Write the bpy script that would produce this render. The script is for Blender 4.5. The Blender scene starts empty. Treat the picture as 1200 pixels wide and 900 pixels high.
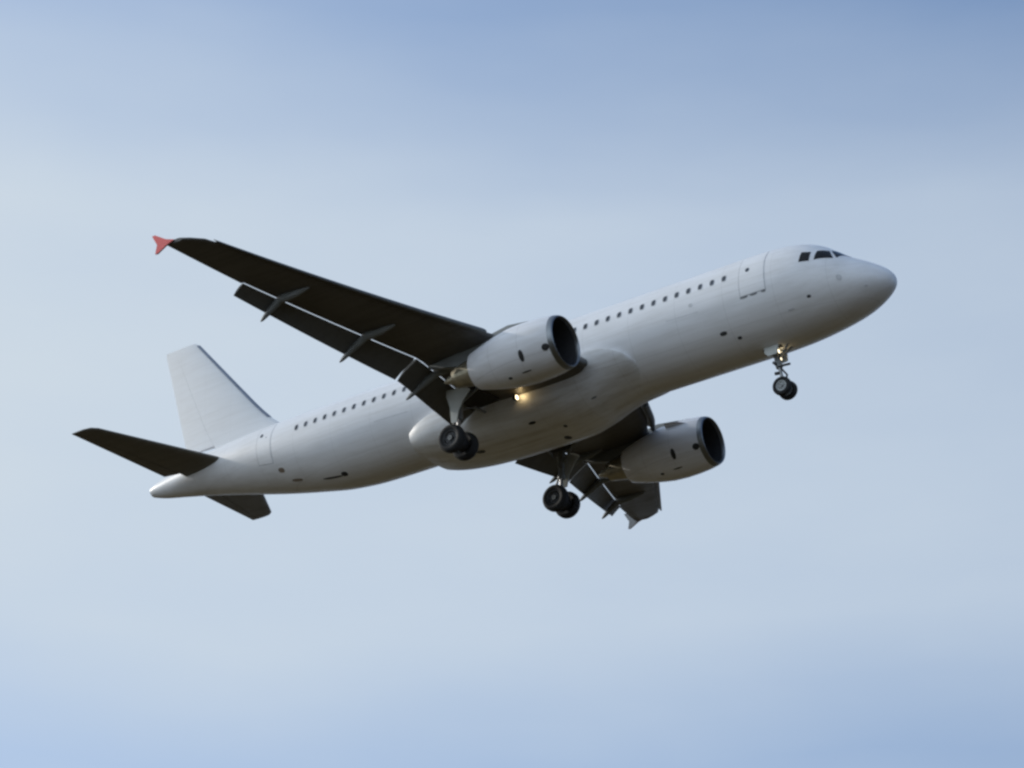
import bpy, math
from mathutils import Matrix, Vector, noise
import bisect
R = math.radians
PI = math.pi
scene = bpy.context.scene

# ------------------------------------------------------------------ camera
# Model frame: x aft from the nose tip, y to starboard, z up (metres).
PITCH = R(3.085)                       # nose-up attitude on the approach
T = Matrix.Translation((0, 0, 42.8)) @ Matrix.Rotation(PITCH, 4, 'Y')
cam_data = bpy.data.cameras.new('camera')
cam = bpy.data.objects.new('camera', cam_data)
scene.collection.objects.link(cam)
cr = Vector((-0.83080641, -0.5547571, -0.04478029))
cd = Vector((0.28016297, -0.34733541, -0.89491163))
cf = Vector((0.4809048, -0.7560441, 0.44399088))
cp = Vector((-29.24589498, 73.45234547, -42.74930788))
cm = Matrix(((cr.x, -cd.x, -cf.x, cp.x), (cr.y, -cd.y, -cf.y, cp.y), (cr.z, -cd.z, -cf.z, cp.z), (0, 0, 0, 1)))
cam.matrix_world = T @ cm
cam_data.sensor_width = 36.0
cam_data.lens = 36.0 * 2727.4 / 1200.0
cam_data.clip_start = 0.5
cam_data.clip_end = 30000
scene.camera = cam

# ------------------------------------------------------------------ sky and sun
SUN_EL, SUN_AZ = R(24), R(7)          # azimuth from +x (behind the tail) towards +y (camera side)
sd = Vector((math.cos(SUN_EL) * math.cos(SUN_AZ), math.cos(SUN_EL) * math.sin(SUN_AZ), math.sin(SUN_EL)))
world = bpy.data.worlds.new('World')
scene.world = world
world.use_nodes = True
wt = world.node_tree
wt.nodes.clear()


def wn(kind, **kw):
    n = wt.nodes.new(kind)
    for k, v in kw.items():
        setattr(n, k, v)
    return n


def wmath(op, a, b=None, clamp=False):
    n = wn('ShaderNodeMath', operation=op, use_clamp=clamp)
    for i, v in enumerate((a, b)):
        if v is None:
            continue
        if isinstance(v, (int, float)):
            n.inputs[i].default_value = v
        else:
            wt.links.new(v, n.inputs[i])
    return n.outputs[0]


SKY_STRENGTH = 0.1
sky = wn('ShaderNodeTexSky', sky_type='NISHITA', sun_disc=False)
sky.sun_elevation = SUN_EL
sky.sun_rotation = math.atan2(sd.x, sd.y)
sky.altitude = 50
sky.air_density = 1.0
sky.dust_density = 0.6
sky.ozone_density = 1.2
tc = wn('ShaderNodeTexCoord')
sep = wn('ShaderNodeSeparateXYZ')
wt.links.new(tc.outputs['Generated'], sep.inputs[0])
# read the clear sky a little higher up, where the air is deeper blue
sv = wn('ShaderNodeCombineXYZ')
wt.links.new(sep.outputs[0], sv.inputs[0])
wt.links.new(sep.outputs[1], sv.inputs[1])
wt.links.new(wmath('ADD', wmath('MULTIPLY', sep.outputs[2], 0.45), 0.31), sv.inputs[2])
sn = wn('ShaderNodeVectorMath', operation='NORMALIZE')
wt.links.new(sv.outputs[0], sn.inputs[0])
wt.links.new(sn.outputs[0], sky.inputs[0])
# veil of thin high cloud: thickness by elevation, broken by stretched noise
ramp = wn('ShaderNodeValToRGB')
el = ramp.color_ramp
while len(el.elements) > 1:
    el.elements.remove(el.elements[-1])
stops = [(0.0, .75), (.20, .50), (.262, .40), (.292, .60), (.322, .80), (.36, .82), (.43, .82), (.482, .77), (.513, .49), (.537, .36), (.556, .23), (.64, .2), (1.0, .3)]
el.elements[0].position, el.elements[0].color = stops[0][0], (stops[0][1],) * 3 + (1,)
for p_, v_ in stops[1:]:
    e_ = el.elements.new(p_)
    e_.color = (v_, v_, v_, 1)
mp = wn('ShaderNodeMapping')
mp.inputs['Scale'].default_value = (2.2, 2.2, 9.0)
wt.links.new(tc.outputs['Generated'], mp.inputs[0])
nz = wn('ShaderNodeTexNoise')
nz.inputs['Scale'].default_value = 1.6
nz.inputs['Detail'].default_value = 3.0
nz.inputs['Roughness'].default_value = 0.45
wt.links.new(mp.outputs[0], nz.inputs['Vector'])
# wavy cloud edge: shift the elevation by noise before the ramp
wob = wmath('MULTIPLY', wmath('SUBTRACT', nz.outputs['Fac'], 0.5), 0.05)
wt.links.new(wmath('ADD', sep.outputs[2], wob), ramp.inputs[0])
nz2 = wn('ShaderNodeTexNoise')
nz2.inputs['Scale'].default_value = 3.1
nz2.inputs['Detail'].default_value = 6.0
nz2.inputs['Roughness'].default_value = 0.5
mp2 = wn('ShaderNodeMapping')
mp2.inputs['Rotation'].default_value = (R(9), R(-7), R(20))
mp2.inputs['Scale'].default_value = (2.0, 2.0, 6.0)
wt.links.new(tc.outputs['Generated'], mp2.inputs[0])
wt.links.new(mp2.outputs[0], nz2.inputs['Vector'])
# brighter towards the sun's side of the sky
side = wmath('ADD', wmath('MULTIPLY', sep.outputs[0], 1.05), wmath('MULTIPLY', sep.outputs[1], 0.68))
# (stronger high up than low down)
sc_ = wmath('ADD', wmath('MULTIPLY', wmath('MULTIPLY', wmath('SUBTRACT', sep.outputs[2], 0.31), 4.0, True), 0.50), 0.28)
cov = wmath('ADD', ramp.outputs[0], wmath('MULTIPLY', side, sc_))
cov = wmath('ADD', cov, wmath('MULTIPLY', wmath('SUBTRACT', nz2.outputs['Fac'], 0.5), 0.24), clamp=True)
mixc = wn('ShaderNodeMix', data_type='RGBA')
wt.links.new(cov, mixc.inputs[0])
blue = wn('ShaderNodeMix', data_type='RGBA', blend_type='MULTIPLY')
blue.inputs[0].default_value = 1.0
wt.links.new(sky.outputs[0], blue.inputs[6])
blue.inputs[7].default_value = (1.40, 1.52, 1.68, 1)
wt.links.new(blue.outputs[2], mixc.inputs[6])
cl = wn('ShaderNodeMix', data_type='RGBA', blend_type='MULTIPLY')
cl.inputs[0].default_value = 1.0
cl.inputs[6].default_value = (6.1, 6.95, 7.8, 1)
cg = wmath('ADD', wmath('MULTIPLY', wmath('MAXIMUM', sep.outputs[1], 0.0), 0.85), 1.0)   # unseen cloud behind the viewer, brightness added to light the near flank
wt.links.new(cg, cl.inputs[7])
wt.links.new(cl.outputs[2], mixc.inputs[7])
bg = wn('ShaderNodeBackground')
bg.inputs[1].default_value = SKY_STRENGTH
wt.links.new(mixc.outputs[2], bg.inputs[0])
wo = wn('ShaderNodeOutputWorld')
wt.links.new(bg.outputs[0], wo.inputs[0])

sun_data = bpy.data.lights.new('sun', 'SUN')
sun_data.energy = 2.1
sun_data.angle = R(0.53)
sun_data.color = (1.0, 0.95, 0.87)
sun = bpy.data.objects.new('sun', sun_data)
scene.collection.objects.link(sun)
sun.rotation_euler = (-sd).to_track_quat('-Z', 'Y').to_euler()

scene.view_settings.view_transform = 'Standard'
scene.view_settings.look = 'None'
scene.view_settings.exposure = 0.0
scene.view_settings.gamma = 1.0
scene.view_settings.use_curve_mapping = False
scene.render.engine = 'CYCLES'
scene.cycles.max_bounces = 6
scene.cycles.filter_width = 2.6


# ------------------------------------------------------------------ materials
def principled(name):
    m = bpy.data.materials.new(name)
    m.use_nodes = True
    nt = m.node_tree
    return m, nt, nt.nodes['Principled BSDF']


def mat(name, col, rough=.5, metal=0., var=.12, scale=3., coat=0., emit=None, estr=0., spec=None):
    """painted / metal surface whose colour and gloss wander a little (noise in object space)"""
    m, nt, b = principled(name)
    t = nt.nodes.new('ShaderNodeTexCoord')
    n = nt.nodes.new('ShaderNodeTexNoise')
    n.inputs['Scale'].default_value = scale
    n.inputs['Detail'].default_value = 5
    nt.links.new(t.outputs['Object'], n.inputs['Vector'])
    r = nt.nodes.new('ShaderNodeValToRGB')
    r.color_ramp.elements[0].position = .3
    r.color_ramp.elements[1].position = .7
    r.color_ramp.elements[0].color = tuple(c * (1 - var) for c in col) + (1,)
    r.color_ramp.elements[1].color = tuple(min(1, c * (1 + var)) for c in col) + (1,)
    nt.links.new(n.outputs['Fac'], r.inputs[0])
    nt.links.new(r.outputs[0], b.inputs['Base Color'])
    b.inputs['Roughness'].default_value = rough
    b.inputs['Metallic'].default_value = metal
    b.inputs['Coat Weight'].default_value = coat
    if emit:
        b.inputs['Emission Color'].default_value = emit + (1,)
        b.inputs['Emission Strength'].default_value = estr
    if spec is not None:
        b.inputs['Specular IOR Level'].default_value = spec
    return m


def skin_mat(name, base, dirt, frame_pitch, dirt_amt, rough=.38, seam_dark=.80, lengthwise=True):
    """airframe paint: rivet-line seams at the frames, streaks of dirt drawn aft, blotches"""
    m, nt, b = principled(name)
    L = nt.links.new
    t = nt.nodes.new('ShaderNodeTexCoord')
    sx = nt.nodes.new('ShaderNodeSeparateXYZ')
    L(t.outputs['Object'], sx.inputs[0])

    def mth(op, a, bb=None, clamp=False):
        n = nt.nodes.new('ShaderNodeMath')
        n.operation = op
        n.use_clamp = clamp
        for i, v in enumerate((a, bb)):
            if v is None:
                continue
            if isinstance(v, (int, float)):
                n.inputs[i].default_value = v
            else:
                L(v, n.inputs[i])
        return n.outputs[0]

    def seam(coord, pitch, width):
        f = mth('PINGPONG', coord, pitch / 2)
        return mth('LESS_THAN', f, width / 2)
    s1 = seam(sx.outputs[0], frame_pitch, .018)
    s2 = seam(sx.outputs[2], 1.31, .014) if lengthwise else seam(sx.outputs[1], 1.7, .016)
    s = mth('MAXIMUM', s1, s2)
    # streaks: noise squeezed along the flow
    mpn = nt.nodes.new('ShaderNodeMapping')
    mpn.inputs['Scale'].default_value = (.22, 2.6, 2.6)
    L(t.outputs['Object'], mpn.inputs[0])
    n1 = nt.nodes.new('ShaderNodeTexNoise')
    n1.inputs['Scale'].default_value = 1.6
    n1.inputs['Detail'].default_value = 6
    n1.inputs['Roughness'].default_value = .62
    L(mpn.outputs[0], n1.inputs['Vector'])
    n2 = nt.nodes.new('ShaderNodeTexNoise')
    n2.inputs['Scale'].default_value = .55
    n2.inputs['Detail'].default_value = 6
    L(t.outputs['Object'], n2.inputs['Vector'])
    d = mth('MULTIPLY', mth('SUBTRACT', n1.outputs['Fac'], .42, True), 2.2)
    d = mth('ADD', d, mth('MULTIPLY', mth('SUBTRACT', n2.outputs['Fac'], .45, True), 1.2))
    d = mth('MULTIPLY', d, dirt_amt, True)
    mx = nt.nodes.new('ShaderNodeMix')
    mx.data_type = 'RGBA'
    L(d, mx.inputs[0])
    mx.inputs[6].default_value = base + (1,)
    mx.inputs[7].default_value = dirt + (1,)
    mul = nt.nodes.new('ShaderNodeMix')
    mul.data_type = 'RGBA'
    mul.blend_type = 'MULTIPLY'
    L(s, mul.inputs[0])
    L(mx.outputs[2], mul.inputs[6])
    mul.inputs[7].default_value = (seam_dark,) * 3 + (1,)
    L(mul.outputs[2], b.inputs['Base Color'])
    L(mth('ADD', mth('MULTIPLY', d, .25), rough), b.inputs['Roughness'])
    bp = nt.nodes.new('ShaderNodeBump')
    bp.inputs['Strength'].default_value = .06
    bp.inputs['Distance'].default_value = .02
    L(n2.outputs['Fac'], bp.inputs['Height'])
    L(bp.outputs[0], b.inputs['Normal'])
    return m


M = dict(
    white=skin_mat('white_fuselage_paint', (.79, .80, .82), (.50, .49, .47), 2.13, .52, .38, .84),
    belly=skin_mat('white_belly_paint', (.77, .78, .79), (.40, .37, .32), 1.9, .85, .38, .8),
    nacelle=skin_mat('white_nacelle_paint', (.79, .80, .83), (.48, .46, .43), 1.42, .55, .36, .74),
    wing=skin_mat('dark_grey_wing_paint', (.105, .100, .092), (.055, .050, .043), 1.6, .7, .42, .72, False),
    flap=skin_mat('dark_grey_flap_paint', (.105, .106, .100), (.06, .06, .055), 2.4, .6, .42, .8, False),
    fairing=mat('grey_fairing_paint', (.17, .18, .175), .42, 0, .12, 1.5),
    fin=skin_mat('white_fin_paint', (.80, .81, .82), (.58, .57, .55), 1.55, .35, .38, .92),
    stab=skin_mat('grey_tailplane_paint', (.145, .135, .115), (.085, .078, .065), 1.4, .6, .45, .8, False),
    red=mat('red_fence_paint', (.80, .11, .10), .4, 0, .08, 4),
    glass=mat('dark_window_glass', (.008, .009, .011), .12, 0, .1, 6, spec=.22),
    cabin=mat('dark_cabin_pane', (.05, .06, .075), .25, 0, .35, 2, spec=.3),
    outline=mat('pale_grey_seam', (.56, .57, .59), .5, 0, .1, 6),
    door_gap=mat('grey_door_gap', (.40, .41, .43), .5, 0, .1, 6),
    nose_rim=mat('pale_wheel_rim', (.42, .44, .44), .4, .4, .15, 8),
    fence_grey=mat('pale_grey_fence_paint', (.17, .175, .18), .4, 0, .08, 4),
    seal=mat('grey_seam_seal', (.20, .21, .22), .6, 0, .15, 6),
    lip=mat('dull_aluminium_lip', (.25, .265, .28), .38, 1, .06, 4),
    edge=mat('bare_metal_leading_edge', (.26, .29, .35), .4, .5, .15, 3),
    fan=mat('dark_titanium_fan', (.05, .05, .055), .35, .7, .2, 5),
    duct=mat('dark_inlet_duct', (.03, .03, .032), .6, 0, .2, 3),
    hot=mat('heat_tinted_exhaust_steel', (.42, .38, .28), .38, .75, .2, 4),
    tyre=mat('black_tyre_rubber', (.013, .013, .014), .8, 0, .25, 9),
    rim=mat('grey_wheel_rim', (.055, .055, .055), .4, .5, .15, 8),
    strut=mat('grey_strut_paint', (.20, .21, .21), .45, .1, .2, 6),
    dark=mat('dark_grease_steel', (.06, .06, .065), .5, .3, .3, 6),
    chrome=mat('chrome_oleo', (.3, .3, .3), .42, 1, .05, 6),
    door=mat('pale_gear_door_paint', (.55, .57, .54), .4, 0, .1, 2),
    vent=mat('black_vent_opening', (.02, .02, .02), .7, 0, .2, 6),
    stain=mat('brown_stain', (.22, .17, .13), .6, 0, .2, 6),
    lamp=mat('lit_lamp_lens', (.9, .85, .7), .2, 0, .02, 6, 0, (1.0, .84, .55), 3.0),
)


# ------------------------------------------------------------------ mesh helpers
class MB:
    def __init__(self):
        self.v, self.f, self.m = [], [], []

    def add(self, vs, fs, mi=0):
        o = len(self.v)
        self.v += [tuple(p) for p in vs]
        self.f += [tuple(i + o for i in f) for f in fs]
        self.m += [mi] * len(fs)

    def grid(self, rows, closed=False, cap0=False, cap1=False, mi=0):
        n = len(rows[0])
        vs = [p for r in rows for p in r]
        fs = []
        for i in range(len(rows) - 1):
            for j in range(n if closed else n - 1):
                k = (j + 1) % n
                fs.append((i * n + j, i * n + k, (i + 1) * n + k, (i + 1) * n + j))
        if cap0:
            fs.append(tuple(range(n - 1, -1, -1)))
        if cap1:
            fs.append(tuple((len(rows) - 1) * n + j for j in range(n)))
        self.add(vs, fs, mi)

    def tube(self, pts, rad, n=12, mi=0):
        """tube along points, radius per point"""
        pts = [Vector(p) for p in pts]
        if isinstance(rad, (int, float)):
            rad = [rad] * len(pts)
        rows = []
        for i, p in enumerate(pts):
            d = (pts[min(i + 1, len(pts) - 1)] - pts[max(i - 1, 0)]).normalized()
            a = d.orthogonal().normalized()
            if abs(d.y) < .9:
                a = (Vector((0, 1, 0)) - d * d.y).normalized()
            b = d.cross(a)
            rows.append([p + (a * math.cos(t) + b * math.sin(t)) * rad[i] for t in [2 * PI * k / n for k in range(n)]])
        self.grid(rows, True, True, True, mi)

    def lathe(self, prof, o, axis='x', n=48, mi=0, cap=False):
        """profile of (along, radius) about an axis through o"""
        rows = []
        for a, r in prof:
            ring = []
            for k in range(n):
                t = 2 * PI * k / n
                if axis == 'x':
                    ring.append((o[0] + a, o[1] + r * math.cos(t), o[2] + r * math.sin(t)))
                else:
                    ring.append((o[0] + r * math.cos(t), o[1] + a, o[2] + r * math.sin(t)))
            rows.append(ring)
        self.grid(rows, True, cap, cap, mi)

    def slab(self, poly, d, mi=0):
        """prism: polygon of 3-D points extruded by vector d"""
        n = len(poly)
        a = [Vector(p) for p in poly]
        b = [p + Vector(d) for p in a]
        fs = [tuple(range(n - 1, -1, -1)), tuple(range(n, 2 * n))]
        fs += [(i, (i + 1) % n, (i + 1) % n + n, i + n) for i in range(n)]
        self.add(a + b, fs, mi)


BASE = Vector((17.7, 0, -4.25))
root = bpy.data.objects.new('airliner', None)
scene.collection.objects.link(root)
root.matrix_world = T @ Matrix.Translation(BASE)
root.empty_display_size = 2
root['label'] = 'white twin engine airliner with red wingtip fence, flaps and landing gear lowered in hazy sky'
root['category'] = 'airplane'


def part(name, mb, mats, parent=None, smooth=40, label=None, bevel=0):
    me = bpy.data.meshes.new(name)
    me.from_pydata(mb.v, [], mb.f)
    if not isinstance(mats, (list, tuple)):
        mats = [mats]
    for m in mats:
        me.materials.append(m)
    for p, i in zip(me.polygons, mb.m):
        p.material_index = i
    import bmesh
    bm = bmesh.new()
    bm.from_mesh(me)
    bmesh.ops.remove_doubles(bm, verts=bm.verts, dist=1e-5)
    bmesh.ops.recalc_face_normals(bm, faces=bm.faces)
    for f in bm.faces:
        f.smooth = smooth > 0
    for e in bm.edges:
        e.smooth = len(e.link_faces) == 2 and e.calc_face_angle(0) < R(smooth)
    bm.to_mesh(me)
    bm.free()
    o = bpy.data.objects.new(name, me)
    scene.collection.objects.link(o)
    o.parent = parent or root
    if parent is None:
        o.location = -BASE
    if bevel:
        bv = o.modifiers.new('bevel', 'BEVEL')
        bv.width = bevel
        bv.segments = 2
    if label:
        o['label'] = label
    return o


def lin(x, xs, ys):
    if x <= xs[0]:
        return ys[0]
    if x >= xs[-1]:
        return ys[-1]
    i = bisect.bisect_right(xs, x) - 1
    t = (x - xs[i]) / (xs[i + 1] - xs[i])
    return ys[i] + (ys[i + 1] - ys[i]) * t


def pchip(x, xs, ys):
    n = len(xs)
    if x <= xs[0]:
        return ys[0]
    if x >= xs[-1]:
        return ys[-1]
    h = [xs[i + 1] - xs[i] for i in range(n - 1)]
    d = [(ys[i + 1] - ys[i]) / h[i] for i in range(n - 1)]

    def slope(i):
        if i == 0:
            return d[0]
        if i == n - 1:
            return d[-1]
        if d[i - 1] * d[i] <= 0:
            return 0.
        w1, w2 = 2 * h[i] + h[i - 1], h[i] + 2 * h[i - 1]
        return (w1 + w2) / (w1 / d[i - 1] + w2 / d[i])
    k = bisect.bisect_right(xs, x) - 1
    t = (x - xs[k]) / h[k]
    return ((2 * t ** 3 - 3 * t * t + 1) * ys[k] + (t ** 3 - 2 * t * t + t) * h[k] * slope(k)
            + (-2 * t ** 3 + 3 * t * t) * ys[k + 1] + (t ** 3 - t * t) * h[k] * slope(k + 1))


# ------------------------------------------------------------------ ground (below the picture; it lights the belly)
g = MB()
rings = [0, 30, 80, 200, 600, 2000, 6000, 14000]
rows = []
for r_ in rings:
    rows.append([(cam.matrix_world.translation.x + max(r_, .01) * math.cos(2 * PI * k / 48),
                  cam.matrix_world.translation.y + max(r_, .01) * math.sin(2 * PI * k / 48),
                  (0 if r_ < 50 else .5 * noise.noise(Vector((r_ * .01, k * .7, 0))))) for k in range(48)])
g.grid(rows, True)
gm, gnt, gb = principled('dry_grass_ground')
gt = gnt.nodes.new('ShaderNodeTexCoord')
gn = gnt.nodes.new('ShaderNodeTexNoise')
gn.inputs['Scale'].default_value = .03
gn.inputs['Detail'].default_value = 10
gnt.links.new(gt.outputs['Object'], gn.inputs['Vector'])
gr = gnt.nodes.new('ShaderNodeValToRGB')
gr.color_ramp.elements[0].color = (.036, .024, .006, 1)
gr.color_ramp.elements[1].color = (.085, .056, .014, 1)
gnt.links.new(gn.outputs['Fac'], gr.inputs[0])
gnt.links.new(gr.outputs[0], gb.inputs['Base Color'])
gb.inputs['Roughness'].default_value = .95
me = bpy.data.meshes.new('ground')
me.from_pydata(g.v, [], g.f)
me.materials.append(gm)
ground = bpy.data.objects.new('ground', me)
scene.collection.objects.link(ground)
ground['kind'] = 'structure'

# ------------------------------------------------------------------ fuselage
ST = [(0, -.60, -.60, 0), (.03, -.45, -.75, .17), (.1, -.32, -.87, .32), (.3, -.09, -1.04, .56), (.6, .14, -1.21, .81),
      (1.0, .40, -1.38, 1.07), (1.5, .70, -1.54, 1.32), (2.0, 1.10, -1.66, 1.52), (2.5, 1.50, -1.76, 1.67),
      (3.0, 1.76, -1.83, 1.79), (3.5, 1.92, -1.89, 1.87), (4.1, 2.02, -1.94, 1.93), (5.0, 2.08, -1.98, 1.97),
      (6.2, 2.09, -2.0, 1.975), (12, 2.09, -2.0, 1.975), (18, 2.07, -2.0, 1.975), (23, 2.07, -2.0, 1.975),
      (24.5, 2.07, -1.98, 1.97), (26, 2.07, -1.86, 1.93), (28, 2.06, -1.48, 1.80), (30, 2.04, -1.02, 1.60),
      (32, 1.98, -.50, 1.32), (34, 1.82, .0, .98), (35.5, 1.63, .32, .68), (36.6, 1.42, .55, .45),
      (37.0, 1.33, .67, .36), (37.25, 1.22, .76, .27)]
SX = [s[0] for s in ST]


def sec(x):
    return tuple(pchip(x, SX, [s[i] for s in ST]) for i in (1, 2, 3))


def S(x, phi, off=0.):
    """fuselage skin point; phi from starboard towards the top"""
    t, b, w = sec(x)
    zc, h = (t + b) / 2, (t - b) / 2
    p = Vector((x, w * math.cos(phi), zc + h * math.sin(phi)))
    if off:
        e = .02
        t2, b2, w2 = sec(min(x + e, 37.25))
        t1, b1, w1 = sec(max(x - e, 0))
        q2 = Vector((x + e, w2 * math.cos(phi), (t2 + b2) / 2 + (t2 - b2) / 2 * math.sin(phi)))
        q1 = Vector((x - e, w1 * math.cos(phi), (t1 + b1) / 2 + (t1 - b1) / 2 * math.sin(phi)))
        du = q2 - q1
        dv = Vector((0, -w * math.sin(phi), h * math.cos(phi)))
        n = du.cross(dv).normalized()
        if n.dot(p - Vector((x, 0, zc))) < 0:
            n = -n
        p = p + n * off
    return p


NPH = 96
xs = [0] + [3.5 * (i / 44) ** 2.2 for i in range(1, 45)] + [3.5 + (23 - 3.5) * i / 40 for i in range(1, 41)] + [23 + 14.25 * i / 48 for i in range(1, 49)]
f = MB()
f.grid([[S(x, 2 * PI * k / NPH) for k in range(NPH)] for x in xs[1:]], True, True, False)
# hollow APU exhaust at the tail cone
f.grid([[S(37.25, 2 * PI * k / NPH) for k in range(NPH)],
        [Vector((37.23, .8 * S(37.25, 2 * PI * k / NPH).y, 1.0 + .8 * (S(37.25, 2 * PI * k / NPH).z - 1.0))) for k in range(NPH)]], True)
f.grid([[Vector((37.23, .8 * S(37.25, 2 * PI * k / NPH).y, 1.0 + .8 * (S(37.25, 2 * PI * k / NPH).z - 1.0))) for k in range(NPH)],
        [Vector((36.9, .7 * S(37.25, 2 * PI * k / NPH).y, 1.0 + .7 * (S(37.25, 2 * PI * k / NPH).z - 1.0))) for k in range(NPH)]], True, False, True, 1)
fuselage = part('fuselage', f, [M['white'], M['vent']], smooth=60)


def phi_z(x, z):
    t, b, w = sec(x)
    return math.asin(max(-1, min(1, (z - (t + b) / 2) / ((t - b) / 2))))


def skin_patch(mb, corners, off=.006, nu=6, nv=6, mi=0):
    """curved patch on the skin between four (x, phi) corners, with a rim down to the skin"""
    (a, b_, c, d) = corners

    def q(u, v):
        x = (a[0] * (1 - u) + b_[0] * u) * (1 - v) + (d[0] * (1 - u) + c[0] * u) * v
        p = (a[1] * (1 - u) + b_[1] * u) * (1 - v) + (d[1] * (1 - u) + c[1] * u) * v
        return x, p
    mb.grid([[S(*q(i / nu, j / nv), off) for j in range(nv + 1)] for i in range(nu + 1)], mi=mi)
    rim = [(i / nu, 0) for i in range(nu)] + [(1, j / nv) for j in range(nv)] + [(1 - i / nu, 1) for i in range(nu)] + [(0, 1 - j / nv) for j in range(nv)]
    mb.grid([[S(*q(u, v), off) for u, v in rim], [S(*q(u, v), -.01) for u, v in rim]], True, mi=mi)


def skin_oval(mb, x, phi, a, b, off=.005, power=2.6, n=24, mi=0):
    """rounded patch (superellipse) of half-length a along x and half-height b along the girth"""
    t, bb, w = sec(x)
    rr = (w + (t - bb) / 2) / 2
    ring, low, inner = [], [], []
    for k in range(n):
        th = 2 * PI * k / n
        cx, sy = math.cos(th), math.sin(th)
        ex = a * math.copysign(abs(cx) ** (2 / power), cx)
        ey = b * math.copysign(abs(sy) ** (2 / power), sy) / rr
        ring.append(S(x + ex, phi + ey, off))
        low.append(S(x + ex, phi + ey, -.01))
        inner.append(S(x + ex * .5, phi + ey * .5, off + .001))
    mb.grid([low, ring, inner], True, False, True, mi)


# cabin windows along the starboard side
for i in range(41):
    x = 6.30 + .5305 * i
    mb = MB()
    phi = phi_z(x, .745)
    skin_oval(mb, x, phi, .125, .18, .004, 3.0, mi=1)
    skin_oval(mb, x, phi, .088, .138, .009, 3.0, mi=0)
    part('cabin_window', mb, [M['cabin'], M['outline']], fuselage, 30)

# flight-deck panes, both sides
D = lambda x, deg: (x, R(deg))
panes = [[D(3.13, 14), D(2.74, 15.5), D(2.70, 33), D(3.05, 31)],
         [D(2.56, 18), D(1.90, 31.5), D(2.13, 51), D(2.50, 38)],
         [D(1.80, 36), D(1.50, 86), D(1.92, 87), D(2.09, 55)]]
for side in (1, -1):
    for pz in panes:
        mb = MB()
        c = [(x, p if side > 0 else PI - p) for x, p in pz]
        skin_patch(mb, c, .012, 8, 8)
        part('cockpit_window', mb, M['glass'], fuselage, 30)

# small openings, probes and stains on the skin (x, degrees, half length, half height, material)
spots = [('pressure_port', 7.80, -.8, .09, .08, 'outline'), ('drain_vent', 6.745, -43.2, .15, .085, 'dark'), ('drain_vent', 6.2, -53.8, .09, .07, 'dark'),
         ('drain_vent', 2.97, -32.8, .08, .06, 'dark'), ('drain_vent', 3.80, -42, .14, .04, 'outline'), ('static_port', 1.71, -9.8, .10, .13, 'outline'),
         ('static_port', .89, -35, .06, .05, 'outline'), ('drain_vent', 28.73, -42.5, .17, .12, 'stain'), ('drain_vent', 28.2, -62, .30, .08, 'stain'),
         ('outflow_valve', 26.3, -65.6, .55, .05, 'vent'), ('outflow_valve', 25.62, -63.6, .16, .13, 'vent'),
         ('static_port', 29.32, 16.3, .07, .08, 'seal')]
for nm, x, dg, a, b, mm in spots:
    mb = MB()
    skin_oval(mb, x, R(dg), a, b, .006, 2.4)
    part(nm, mb, M[mm], fuselage, 30)
# hinge seams of the cargo doors
for x0, x1, d0, d1 in ((7.5, 8.95, -11.2, -9.6), (21.5, 23.25, -12.0, -11.0)):
    mb = MB()
    skin_patch(mb, [D(x0, d0 - .35), D(x1, d1 - .35), D(x1, d1 + .35), D(x0, d0 + .35)], .004, 10, 1)
    part('cargo_door_seam', mb, M['outline'], fuselage, 30)


def cabin_door(x0, x1, z0, z1, sill):
    """panel with a dark outline, a small window and a sill scuff"""
    mb = MB()
    p0, p1 = phi_z((x0 + x1) / 2, z0), phi_z((x0 + x1) / 2, z1)
    skin_patch(mb, [(x0, p0), (x1, p0), (x1, p1), (x0, p1)], .003, 8, 14, 1)
    w, h = .028, .018
    skin_patch(mb, [(x0 + w, p0 + h), (x1 - w, p0 + h), (x1 - w, p1 - h), (x0 + w, p1 - h)], .008, 8, 14, 0)
    d = part('cabin_door', mb, [M['white'], M['door_gap']], smooth=30)
    wd = MB()
    skin_oval(wd, (x0 + x1) / 2 + .18, phi_z(5.2, .78), .085, .10, .014, 2.5)
    part('door_window', wd, M['cabin'], d, 30)
    if sill:
        sl = MB()
        for xx, ln in ((x0 + .12, .10), (x1 - .16, .17), ((x0 + x1) / 2 - .02, .16)):
            skin_oval(sl, xx, p0 - .01, ln, .045, .012, 2.2)
        part('door_sill', sl, M['seal'], d, 30)


cabin_door(4.53, 5.65, -.36, 1.62, True)
cabin_door(29.0, 29.9, -.36, 1.55, False)

# ------------------------------------------------------------------ belly fairing
BF = [(10.70, 1.50, -1.25, -1.90), (10.95, 1.84, -1.0, -1.95), (11.35, 2.02, -.78, -1.99), (11.9, 2.10, -.56, -2.06), (12.6, 2.14, -.46, -2.20), (13.4, 2.17, -.48, -2.40), (15, 2.18, -.55, -2.54),
      (17.5, 2.17, -.62, -2.55), (19, 2.14, -.68, -2.48), (20.2, 2.06, -.85, -2.34), (21.1, 1.90, -1.05, -2.16), (21.6, 1.70, -1.25, -2.0)]
bx_ = [b[0] for b in BF]
rows = []
for i in range(60):
    x = 10.70 + (21.6 - 10.70) * i / 59
    w, zt, zb = (pchip(x, bx_, [b[k] for b in BF]) for k in (1, 2, 3))
    row = []
    for k in range(49):
        a = PI * k / 48                       # from starboard top edge round under the belly
        c, s_ = math.cos(a), math.sin(a)
        bk = lin(x, [10.85, 14.3], [0, 1])
        y = w * math.copysign(abs(c) ** (1.3 - .65 * bk), c)
        z = zt - .05 + (zb - zt) * abs(s_) ** (1.3 - .58 * bk)
        row.append((x, y, z))
    row += [(x, -w * .8, zt + .02), (x, w * .8, zt + .02)]
    rows.append(row)
b = MB()
b.grid(rows, True, True, True)
belly = part('belly_fairing', b, M['belly'], smooth=50)


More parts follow.
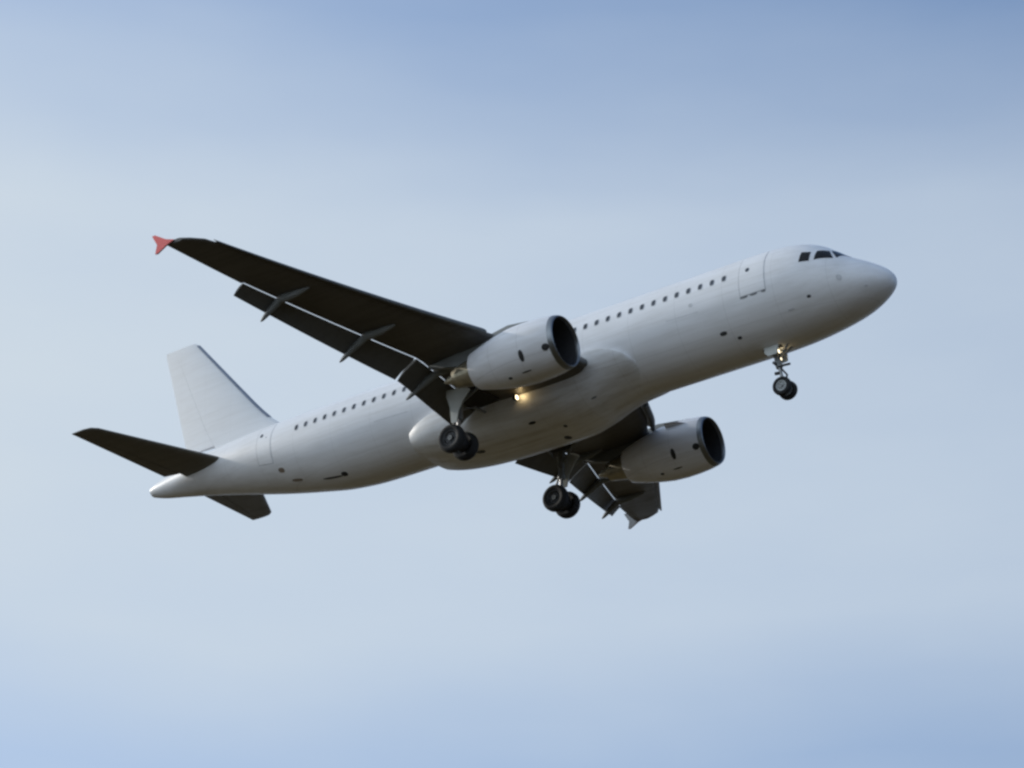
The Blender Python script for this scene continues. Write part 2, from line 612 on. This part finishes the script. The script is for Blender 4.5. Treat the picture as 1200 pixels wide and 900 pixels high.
def belly_point(x, a):
    w, zt, zb = (pchip(x, bx_, [q[k] for q in BF]) for k in (1, 2, 3))
    c, s_ = math.cos(a), math.sin(a)
    bk = lin(x, [10.85, 14.3], [0, 1])
    return Vector((x, w * math.copysign(abs(c) ** (1.3 - .65 * bk), c), zt - .05 + (zb - zt) * abs(s_) ** (1.3 - .58 * bk)))


for x, a, rx_, ry_, mm in ((15.75, 62, .17, .10, 'vent'), (14.7, 84, .08, .08, 'dark'), (15.2, 96, .15, .14, 'dark'), (18.8, 83, .20, .10, 'dark'), (12.9, 60, .12, .05, 'seal')):
    mb = MB()
    ring, low = [], []
    for k in range(20):
        th = 2 * PI * k / 20
        p = belly_point(x + rx_ * math.cos(th), R(a) + ry_ / 2.2 * math.sin(th))
        n = Vector((0, p.y * .5, p.z)).normalized()
        ring.append(p + n * .008)
        low.append(p - n * .02)
    mb.grid([low, ring], True, False, True)
    part('drain_vent', mb, M[mm], belly, 30)


# ------------------------------------------------------------------ wings
def wz(y):
    return -1.2 + (y - 1.98) * .089 + .72 * ((y - 1.98) / 14.7) ** 2


def xle(y):
    return 14.84 + .5275 * (y - 6.67) + .35 * max(0, min(1, (4 - y) / 2.2))


def xte(y):
    return 18.45 if y < 6.4 else 18.45 + (y - 6.4) * .3005


def naca(t, c, tc):
    """half thickness of a section at chord fraction t"""
    return c * tc * 5 * (.2969 * math.sqrt(t) - .126 * t - .3516 * t * t + .2843 * t ** 3 - .1036 * t ** 4)


def foil(y, cut=1.0, n=22):
    """closed wing section at span y, cut off behind x = cut (chord fraction)"""
    c = xte(y) - xle(y)
    tc = lin(y, [1.5, 6.4, 17], [.150, .118, .105])
    inc = R(lin(y, [1.5, 6.4, 17], [3.0, 1.2, -.8]))
    up, lo = [], []
    for k in range(n + 1):
        t = cut * (1 - math.cos(PI * k / n)) / 2 if cut == 1 else cut * (1 - math.cos(PI / 2 * k / n))
        th = naca(t, c, tc)
        cam_ = .012 * c * math.sin(PI * t)
        for lst, zz in ((up, cam_ + th * 1.05), (lo, cam_ - th * .95)):
            dx, dz = t * c, zz
            lst.append((xle(y) + dx * math.cos(inc) + dz * math.sin(inc) - 0, wz(y) + dz * math.cos(inc) - (dx - .55 * c) * math.sin(inc)))
    return up, lo


def xcut(y):
    return 17.80 if y < 6.24 else 17.80 + (y - 6.24) * .3655


FLAP_IN, FLAP_OUT = 2.15, 13.75


def build_wing(sg):
    yy = [1.5, 2.1, 3, 4, 5, 6, 6.4, 7, 8, 9, 10, 11, 12, 13, 13.74, 13.76, 14.4, 15.2, 16, 16.5, 16.8, 16.96]
    rows = []
    for y in yy:
        cf_ = min(1., (xcut(y) - xle(y)) / (xte(y) - xle(y))) if y < 13.75 else 1.0
        up, lo = foil(y, cf_)
        if y > 16.3:      # rounded tip: sweep the leading edge back
            k = (y - 16.3) / .66
            sh = .55 * k * k
            x1 = xte(y)
            up = [(x1 - (x1 - px) * (1 - sh / (x1 - xle(y))), pz) for px, pz in up]
            lo = [(x1 - (x1 - px) * (1 - sh / (x1 - xle(y))), pz) for px, pz in lo]
        loop = up[::-1] + lo[1:]
        rows.append([(px, sg * y, pz) for px, pz in loop])
    w = MB()
    w.grid(rows, True, True, True)
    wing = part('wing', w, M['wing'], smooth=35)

    # flaps, lowered: (span from, span to)
    def flap_sec(y, n=10):
        up, lo = foil(y, min(1., (xcut(y) - xle(y)) / (xte(y) - xle(y))))
        xl, zl = lo[-1]
        ch = lin(y, [2.1, 6.4, 13.75], [1.30, 1.18, .60])
        de = R(lin(y, [2.1, 6.4, 13.75], [33, 34, 38]))
        ox, oz = xl + .015, zl + .012
        loop = []
        for k in range(2 * n):
            t = (1 - math.cos(PI * (k if k <= n else 2 * n - k) / n)) / 2
            s_ = 1 if k <= n else -1
            th = naca(t, ch, .15) + .004
            dx, dz = t * ch, (th if s_ > 0 else -th * .6) + .05 * ch * math.sin(PI * t)
            loop.append((ox + dx * math.cos(de) + dz * math.sin(de), sg * y, oz - .04 + dz * math.cos(de) - dx * math.sin(de)))
        return loop
    for y0, y1 in ((FLAP_IN, 6.33), (6.43, FLAP_OUT)):
        fm = MB()
        n = 10
        fm.grid([flap_sec(y0 + (y1 - y0) * k / n) for k in range(n + 1)], True, True, True)
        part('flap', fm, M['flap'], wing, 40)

    # slats, drooped ahead of the leading edge
    for y0, y1 in ((2.35, 5.1), (6.45, 9.6), (9.64, 12.9), (12.94, 16.25)):
        sm = MB()
        rows = []
        for k in range(7):
            y = y0 + (y1 - y0) * k / 6
            up, lo = foil(y, 1.0, 40)
            c = xte(y) - xle(y)
            dr = R(20)
            px0, pz0 = up[0]
            def mv(q, out=0.):
                dx, dz = q[0] - px0, q[1] - pz0
                a = (dx * math.cos(dr) - dz * math.sin(dr) * -1, 0)
                nx = dx * math.cos(dr) - dz * math.sin(dr)
                nz_ = dx * math.sin(dr) + dz * math.cos(dr)
                return (px0 + nx - .070 * c - .05, pz0 + nz_ - .036 * c)
            ku = [q for q in up if q[0] < px0 + .15 * c]
            kl = [q for q in lo if q[0] < px0 + .035 * c]
            outer = [mv(q) for q in ku[::-1]] + [mv(q) for q in kl[1:]]
            # hollow back
            inner = [mv((q[0] * .6 + (px0 + .10 * c) * .4 + .01, pz0 + (q[1] - pz0) * .55)) for q in (kl[1:][::-1] + ku)[1:-1]]
            rows.append([(px, sg * y, pz) for px, pz in outer + inner])
        try:
            sm.grid(rows, True, True, True)
        except Exception:
            continue
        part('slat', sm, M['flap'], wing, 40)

    # flap track fairings
    for y, x0, z0, x1, dz in ((12.4, 18.45, 0, 20.80, -.66), (8.78, 17.1, 0, 19.80, -.68), (5.28, 16.4, 0, 19.15, -.62)):
        tm = MB()
        x1v, z1v = x1, {12.4: -.70, 8.78: -1.33, 5.28: -1.83}[y]
        up, lo = foil(y, 1.0)
        zs = [lin(x0 + .75 * (xcut(y) - x0) * t, [q[0] for q in lo], [q[1] for q in lo]) for t in (0, .5, 1)]
        hx = xcut(y) - .25
        pts_ = [(x0, zs[0] + .05), (x0 + .35 * (hx - x0), zs[1] - .06), (hx, lin(hx, [q[0] for q in lo], [q[1] for q in lo]) - .13)]
        n = 18
        rows = []
        for k in range(n + 1):
            t = k / n
            # front half level with the wing, rear half follows the flap down
            if t < .5:
                u = t / .5
                px = x0 + (hx - x0) * u
                pz = lin(px, [q[0] for q in lo], [q[1] for q in lo]) - .12 * math.sin(u * PI / 2)
            else:
                u = (t - .5) / .5
                px = hx + (x1v - hx) * u
                zh = lin(hx, [q[0] for q in lo], [q[1] for q in lo]) - .12
                pz = zh + (z1v - zh) * (u ** 1.1)
            rr = .17 * (math.sin(PI * min(t * .9 + .04, 1)) ** .6) if t < .98 else .035
            rows.append([(px + 0 * a, sg * (y + .75 * rr * math.cos(2 * PI * a / 16)), pz + 1.15 * rr * math.sin(2 * PI * a / 16)) for a in range(16)])
        tm.grid(rows, True, True, True)
        part('flap_track_fairing', tm, M['fairing'], wing, 50)

    # wingtip fence: arrow-headed plate above and below the tip
    yt = sg * 16.985
    zt = wz(16.98)
    fm = MB()
    fence = [(21.15, zt + .03), (21.55, zt + .18), (22.10, zt + .54), (22.24, zt + .54), (21.98, zt + .08), (22.06, zt - .28), (21.95, zt - .30), (21.50, zt - .07)]
    fm.slab([(fx, yt, fz) for fx, fz in fence], (0, sg * .03, 0), 0)
    fm.slab([(fx, yt + sg * .03, fz) for fx, fz in fence], (0, sg * .03, 0), 1)
    fm.f = [q for i, q in enumerate(fm.f) if i not in (1, 10)]
    fm.m = [q for i, q in enumerate(fm.m) if i not in (1, 10)]
    part('wingtip_fence', fm, [M['fence_grey'], M['red']], wing, 20)

    # landing light: lamp pod lowered under the wing root
    lm = MB()
    lx, ly, lz = 15.85, sg * 2.28, -1.62
    lm.lathe([(.16, .02), (.14, .08), (.05, .105), (-.03, .11)], (lx, ly, lz), 'x', 20, 0)
    lm.tube([(lx + .06, ly, lz), (lx + .12, ly, lz + .4)], .05, 8, 0)
    lm.lathe([(-.03, .105), (-.05, .06), (-.055, .001)], (lx, ly, lz), 'x', 20, 1)
    part('landing_light', lm, [M['dark'], M['lamp']], wing, 40)
    if sg < 0:
        return wing
    ld = bpy.data.lights.new('landing_lamp', 'POINT')
    ld.energy = 3.2
    ld.color = (1.0, .72, .34)
    ld.shadow_soft_size = .06
    lo_ = bpy.data.objects.new('landing_lamp', ld)
    scene.collection.objects.link(lo_)
    lo_.parent = wing
    lo_.location = (lx - .20, ly + sg * .02, lz)
    return wing


wing_right = build_wing(1)
wing_left = build_wing(-1)


# ------------------------------------------------------------------ engines
def build_engine(sg):
    o = (11.27, sg * 5.75, -1.95)
    e = MB()
    e.lathe([(.22, 1.085), (.5, 1.135), (1.0, 1.18), (1.6, 1.20), (2.2, 1.17), (2.7, 1.09), (3.2, .99), (3.7, .865), (4.08, .755), (4.10, .74), (4.06, .725), (3.7, .78), (3.1, .84)], o, 'x', 64)
    e.lathe([(3.1, .84), (3.08, .4)], o, 'x', 64, 1)
    eng = part('engine', e, [M['nacelle'], M['duct']], smooth=40)
    l = MB()
    l.lathe([(.22, 1.087), (.12, 1.065), (.05, 1.04), (.01, 1.015), (0, .995), (.02, .97), (.07, .95), (.16, .935)], o, 'x', 64)
    part('inlet_lip', l, M['lip'], eng, 50)
    d = MB()
    d.lathe([(.16, .935), (.3, .92), (.6, .89), (1.0, .875)], o, 'x', 64)
    d.lathe([(1.05, .875), (1.06, .2)], o, 'x', 64)
    part('inlet_duct', d, M['duct'], eng, 40)
    fb = MB()
    for k in range(24):
        a0 = 2 * PI * k / 24
        rows = []
        for j in range(6):
            r_ = .2 + (.85 - .2) * j / 5
            tw = .30 - .16 * j / 5
            w_ = .09 + .05 * j / 5
            c0, c1 = a0 - tw / 2, a0 + tw / 2 + .05
            rows.append([(o[0] + .86, o[1] + r_ * math.cos(c0), o[2] + r_ * math.sin(c0)), (o[0] + .86 + w_, o[1] + r_ * math.cos(c1), o[2] + r_ * math.sin(c1))])
        fb.grid(rows)
    part('fan', fb, M['fan'], eng, 30)
    sp = MB()
    sp.lathe([(.50, .005), (.56, .07), (.70, .16), (.9, .24), (1.05, .25)], o, 'x', 32)
    part('spinner', sp, M['fan'], eng, 50)
    c = MB()
    c.lathe([(3.0, .66), (3.8, .60), (4.4, .52), (4.85, .44), (5.1, .40), (5.1, .375), (4.8, .38)], o, 'x', 48)
    c.lathe([(4.75, .30), (5.1, .27), (5.4, .18), (5.65, .06), (5.7, .005)], o, 'x', 32)
    part('exhaust_nozzle', c, M['hot'], eng, 40)
    # pylon from the top of the nacelle back under the wing
    y = o[1]
    pm = MB()
    rows = []
    for x, z0, z1, hw in ((12.05, -.83, -.79, .05), (12.9, -.85, -.60, .15), (13.8, -.95, -.50, .20), (14.5, -1.05, -.62, .22), (15.4, -1.35, -.85, .22), (16.2, -1.55, -.95, .18), (17.3, -1.25, -1.0, .10), (17.7, -1.12, -1.0, .03)):
        rows.append([(x, y - hw, z0), (x, y - hw, (z0 + z1) / 2), (x, y - hw * .7, z1), (x, y + hw * .7, z1), (x, y + hw, (z0 + z1) / 2), (x, y + hw, z0)])
    pm.grid(rows, True, True, True)
    part('pylon', pm, M['fairing'], eng, 40)

    # dark outlets on the starboard flank of the cowl, and a strake inboard
    def cowl(ax, ang, off=.006):
        r_ = pchip(ax, [.22, .5, 1.0, 1.6, 2.2, 2.8, 3.4], [1.085, 1.135, 1.18, 1.20, 1.17, 1.10, 1.0]) + off
        return Vector((o[0] + ax, o[1] + r_ * math.cos(ang), o[2] + r_ * math.sin(ang)))
    for ax, dg, la, lb in ((.36, -29, .15, .15), (1.42, -30, .10, .24), (1.5, -62, .22, .03), (2.3, -66, .09, .06)):
        mb = MB()
        ring, low = [], []
        for k in range(20):
            th = 2 * PI * k / 20
            ring.append(cowl(ax + la * math.cos(th), R(dg) + lb / 1.2 * math.sin(th), .008))
            low.append(cowl(ax + la * math.cos(th), R(dg) + lb / 1.2 * math.sin(th), -.02))
        mid = [cowl(ax + .5 * la * math.cos(2 * PI * k / 20), R(dg) + .5 * lb / 1.2 * math.sin(2 * PI * k / 20), .012) for k in range(20)]
        mb.grid([low, ring, mid], True, False, True)
        part('cowl_vent', mb, M['vent'], eng, 30)
    if sg < 0:
        mb = MB()
        ring, low = [], []
        for k in range(20):
            th = 2 * PI * k / 20
            ring.append(cowl(1.25 + .42 * math.cos(th), R(72) + .15 * math.sin(th), .008))
            low.append(cowl(1.25 + .42 * math.cos(th), R(72) + .15 * math.sin(th), -.02))
        mid = [cowl(1.25 + .21 * math.cos(2 * PI * k / 20), R(72) + .075 * math.sin(2 * PI * k / 20), .012) for k in range(20)]
        mb.grid([low, ring, mid], True, False, True)
        part('access_panel', mb, M['stain'], eng, 30)
    st = MB()
    a = R(35) if sg < 0 else R(145)
    p0, p1, p2, p3 = cowl(.75, a), cowl(1.7, a), cowl(1.7, a, .24), cowl(1.25, a, .2)
    st.slab([p0, p1, p2, p3], (0, 0, .02))
    part('strake', st, M['nacelle'], eng, 20)
    return eng


build_engine(1)
build_engine(-1)


# ------------------------------------------------------------------ tail
def surf_rows(le, te, tcs, axis, n=18, c0=0., c1=1.):
    """lofted aerofoil sections between le[i] and te[i]; thickness along axis; chord range c0..c1"""
    rows = []
    for l, t, tc in zip(le, te, tcs):
        l, t = Vector(l), Vector(t)
        c = (t - l).length
        ku = []
        for k in range(n + 1):
            u = c0 + (c1 - c0) * ((1 - math.cos(PI * k / n)) / 2)
            ku.append((u, naca(u, c, tc) + .006))
        row = [l + (t - l) * u + Vector(axis) * h for u, h in ku[::-1]] + [l + (t - l) * u - Vector(axis) * h for u, h in ku[1:]]
        rows.append(row)
    return rows


fin_le = [(28.6, 0, 1.7), (29.75, 0, 2.25), (30.25, 0, 2.66), (31.0, 0, 3.44), (34.62, 0, 7.75), (34.90, 0, 7.93)]
fin_te = [(35.12, 0, 1.5), (35.24, 0, 2.25), (35.34, 0, 2.66), (35.55, 0, 3.44), (36.64, 0, 7.75), (36.66, 0, 7.93)]
fr = MB()
tcs = [.045, .07, .085, .09, .09, .05]
fr.grid(surf_rows(fin_le, fin_te, tcs, (0, 1, 0), c1=.70), True, True, True)
fin = part('tail_fin', fr, M['fin'], smooth=40)
rd = MB()
rd.grid(surf_rows(fin_le[1:], fin_te[1:], tcs[1:], (0, 1, 0), n=10, c0=.7015), True, True, True)
part('rudder', rd, M['fin'], fin, 40)
ed = MB()
ed.grid([[Vector((lin(z, [2.66, 3.44, 7.75], [30.25, 31.0, 34.62]) + dx, dy, z)) for dx, dy in ((.13, .155 - z * .008), (.03, .085 - z * .004), (-.022, 0), (.03, -.085 + z * .004), (.13, -.155 + z * .008))] for z in [2.75 + .5 * k for k in range(11)]])
part('leading_edge', ed, M['edge'], fin, 60)

for sg in (1, -1):
    le = [(31.6, sg * .5, .76), (32.25, sg * 1.2, .87), (35.15, sg * 5.95, 1.44), (35.40, sg * 6.15, 1.465), (35.75, sg * 6.23, 1.475)]
    te = [(35.55, sg * .5, .80), (35.55, sg * 1.2, .89), (36.45, sg * 5.95, 1.44), (36.50, sg * 6.15, 1.465), (36.50, sg * 6.23, 1.475)]
    s_ = MB()
    tt = [.10, .10, .10, .09, .05]
    s_.grid(surf_rows(le, te, tt, (0, 0, 1), c1=.72), True, True, True)
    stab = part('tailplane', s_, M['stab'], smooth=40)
    ev = MB()
    ev.grid(surf_rows(le[1:], te[1:], tt[1:], (0, 0, 1), n=10, c0=.727), True, True, True)
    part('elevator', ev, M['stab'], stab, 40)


# ------------------------------------------------------------------ landing gear
def wheel(parent, c, rad, wid, rim_mat):
    """tyre and dished rim; the axle lies along y"""
    hw = wid / 2
    t = MB()
    ri = rad * .56
    prof = [(-hw * .72, ri), (-hw * .95, ri + .12 * rad), (-hw, rad * .80), (-hw * .82, rad * .94), (-hw * .45, rad * .995), (-hw * .44, rad * .98), (-hw * .38, rad * .98), (-hw * .36, rad), (0, rad), (hw * .36, rad), (hw * .38, rad * .98), (hw * .44, rad * .98), (hw * .45, rad * .995), (hw * .82, rad * .94), (hw, rad * .80), (hw * .95, ri + .12 * rad), (hw * .72, ri)]
    t.lathe(prof, c, 'y', 40)
    part('tyre', t, M['tyre'], parent, 50)
    r = MB()
    for s in (1, -1):
        r.lathe([(s * hw * .72, ri), (s * hw * .70, ri * .92), (s * hw * .35, ri * .75), (s * hw * .35, ri * .4), (s * hw * .75, ri * .34), (s * hw * .78, ri * .1), (s * hw * .78, .001)], c, 'y', 32)
    for k in range(8):
        a = 2 * PI * k / 8
        for s in (1, -1):
            p = Vector((c[0] + ri * .58 * math.cos(a), c[1] + s * hw * .33, c[2] + ri * .58 * math.sin(a)))
            r.tube([p, p + Vector((0, s * .05, 0))], ri * .09, 8, 1)
    part('rim', r, [rim_mat, M['dark']], parent, 40)


for sg in (1, -1):
    y = sg * 3.80
    ax = Vector((17.71, y, -3.62))
    s_ = MB()
    s_.tube([(17.52, y, -1.15), (17.62, y, -2.45)], .14, 16)
    s_.tube([(17.62, y, -2.45), (17.66, y, -2.60)], .17, 16)
    s_.tube([(17.66, y, -2.5), tuple(ax)], .085, 14, 1)
    s_.tube([(17.71, y - .62, -3.62), (17.71, y + .62, -3.62)], .10, 14)
    # side stay to the wing root, retraction link, torque links
    s_.tube([(17.6, y - sg * .05, -2.2), (17.55, sg * 2.9, -1.75), (17.5, sg * 2.1, -1.7)], .065, 10)
    s_.tube([(17.45, y, -1.9), (16.75, y - sg * .3, -1.25)], .06, 10)
    s_.tube([(17.78, y, -2.55), (18.05, y, -3.02), (17.80, y, -3.5)], .05, 8)
    s_.tube([(17.57, y + .1, -2.3), (17.63, y + .13, -3.4)], .022, 6, 2)
    gear = part('main_gear', s_, [M['strut'], M['chrome'], M['dark']], smooth=40)
    for dy in (-.465, .465):
        wheel(gear, (ax.x, y + dy, ax.z), .585, .40, M['rim'])
    bk_ = MB()
    bk_.lathe([(-.28, .10), (-.28, .30), (.28, .30), (.28, .10)], tuple(ax), 'y', 28)
    part('brake', bk_, M['vent'], gear, 40)
    # door plate carried on the outer side of the leg
    d = MB()
    yo = y + sg * .27
    d.slab([(16.85, yo, -1.62), (17.15, yo, -1.40), (18.0, yo, -1.36), (18.03, yo, -1.62), (17.86, yo, -2.15), (17.82, yo, -2.85), (17.56, yo, -2.88), (17.42, yo, -2.35), (17.15, yo, -1.95)], (0, sg * .05, 0))
    part('gear_door', d, M['door'], gear, 20, bevel=.015)
    # open well in the wing root
    wl = MB()
    wl.slab([(16.65, sg * 2.30, -1.50), (18.0, sg * 2.30, -1.58), (18.0, sg * 3.70, -1.33), (17.0, sg * 3.70, -1.36)], (0, 0, .12))
    part('wheel_well', wl, M['vent'], gear, 20)

ng = MB()
ng.tube([(5.38, 0, -1.75), (5.26, 0, -2.45)], .105, 16)
ng.tube([(5.26, 0, -2.45), (5.21, 0, -2.75)], .135, 16)
ng.tube([(5.22, 0, -2.7), (5.07, 0, -3.68)], .062, 12, 1)
ng.tube([(5.07, -.36, -3.68), (5.07, .36, -3.68)], .06, 12)
ng.tube([(5.28, .0, -2.45), (4.55, .18, -1.85)], .05, 10)
ng.tube([(5.28, .0, -2.45), (4.55, -.18, -1.85)], .05, 10)
ng.tube([(5.18, 0, -2.75), (4.92, 0, -3.15), (5.05, 0, -3.5)], .04, 8, 2)
ng.tube([(5.30, -.3, -2.62), (5.30, .3, -2.62)], .06, 10, 2)
ng.tube([(4.75, .0, -2.72), (5.24, 0, -2.68)], .05, 10, 2)
ng.tube([(5.42, .0, -2.95), (5.18, 0, -2.98)], .07, 8, 2)
nose = part('nose_gear', ng, [M['strut'], M['chrome'], M['dark']], smooth=40)
for dy in (-.25, .25):
    wheel(nose, (5.07, dy, -3.68), .385, .23, M['nose_rim'])
for sg in (1, -1):
    d = MB()
    d.slab([(4.98, sg * .34, -1.88), (5.62, sg * .34, -1.92), (5.56, sg * .42, -2.22), (5.42, sg * .42, -2.38), (5.02, sg * .42, -2.34)], (0, sg * .035, 0))
    part('gear_door', d, M['door'], nose, 20, bevel=.01)
wl = MB()
wl.slab([(4.9, -.30, -1.94), (5.7, -.30, -1.955), (5.7, .30, -1.955), (4.9, .30, -1.94)], (0, 0, -.035))
part('wheel_well', wl, M['vent'], nose, 20)
for yy_, z_, r_ in ((.13, -2.12, .085), (-.13, -2.12, .085), (0, -2.40, .06)):
    lm = MB()
    lm.lathe([(.14, .02), (.11, .7 * r_), (.02, r_), (0, r_)], (5.10, yy_, z_), 'x', 18, 0)
    lm.lathe([(0, r_ * .98), (-.015, r_ * .5), (-.02, .001)], (5.10, yy_, z_), 'x', 18, 1)
    part('taxi_light', lm, [M['dark'], M['lamp']], nose, 40)
ld = bpy.data.lights.new('taxi_lamp', 'POINT')
ld.energy = 2.5
ld.color = (1.0, .72, .34)
ld.shadow_soft_size = .05
lo_ = bpy.data.objects.new('taxi_lamp', ld)
scene.collection.objects.link(lo_)
lo_.parent = nose
lo_.location = (4.98, .05, -2.2)
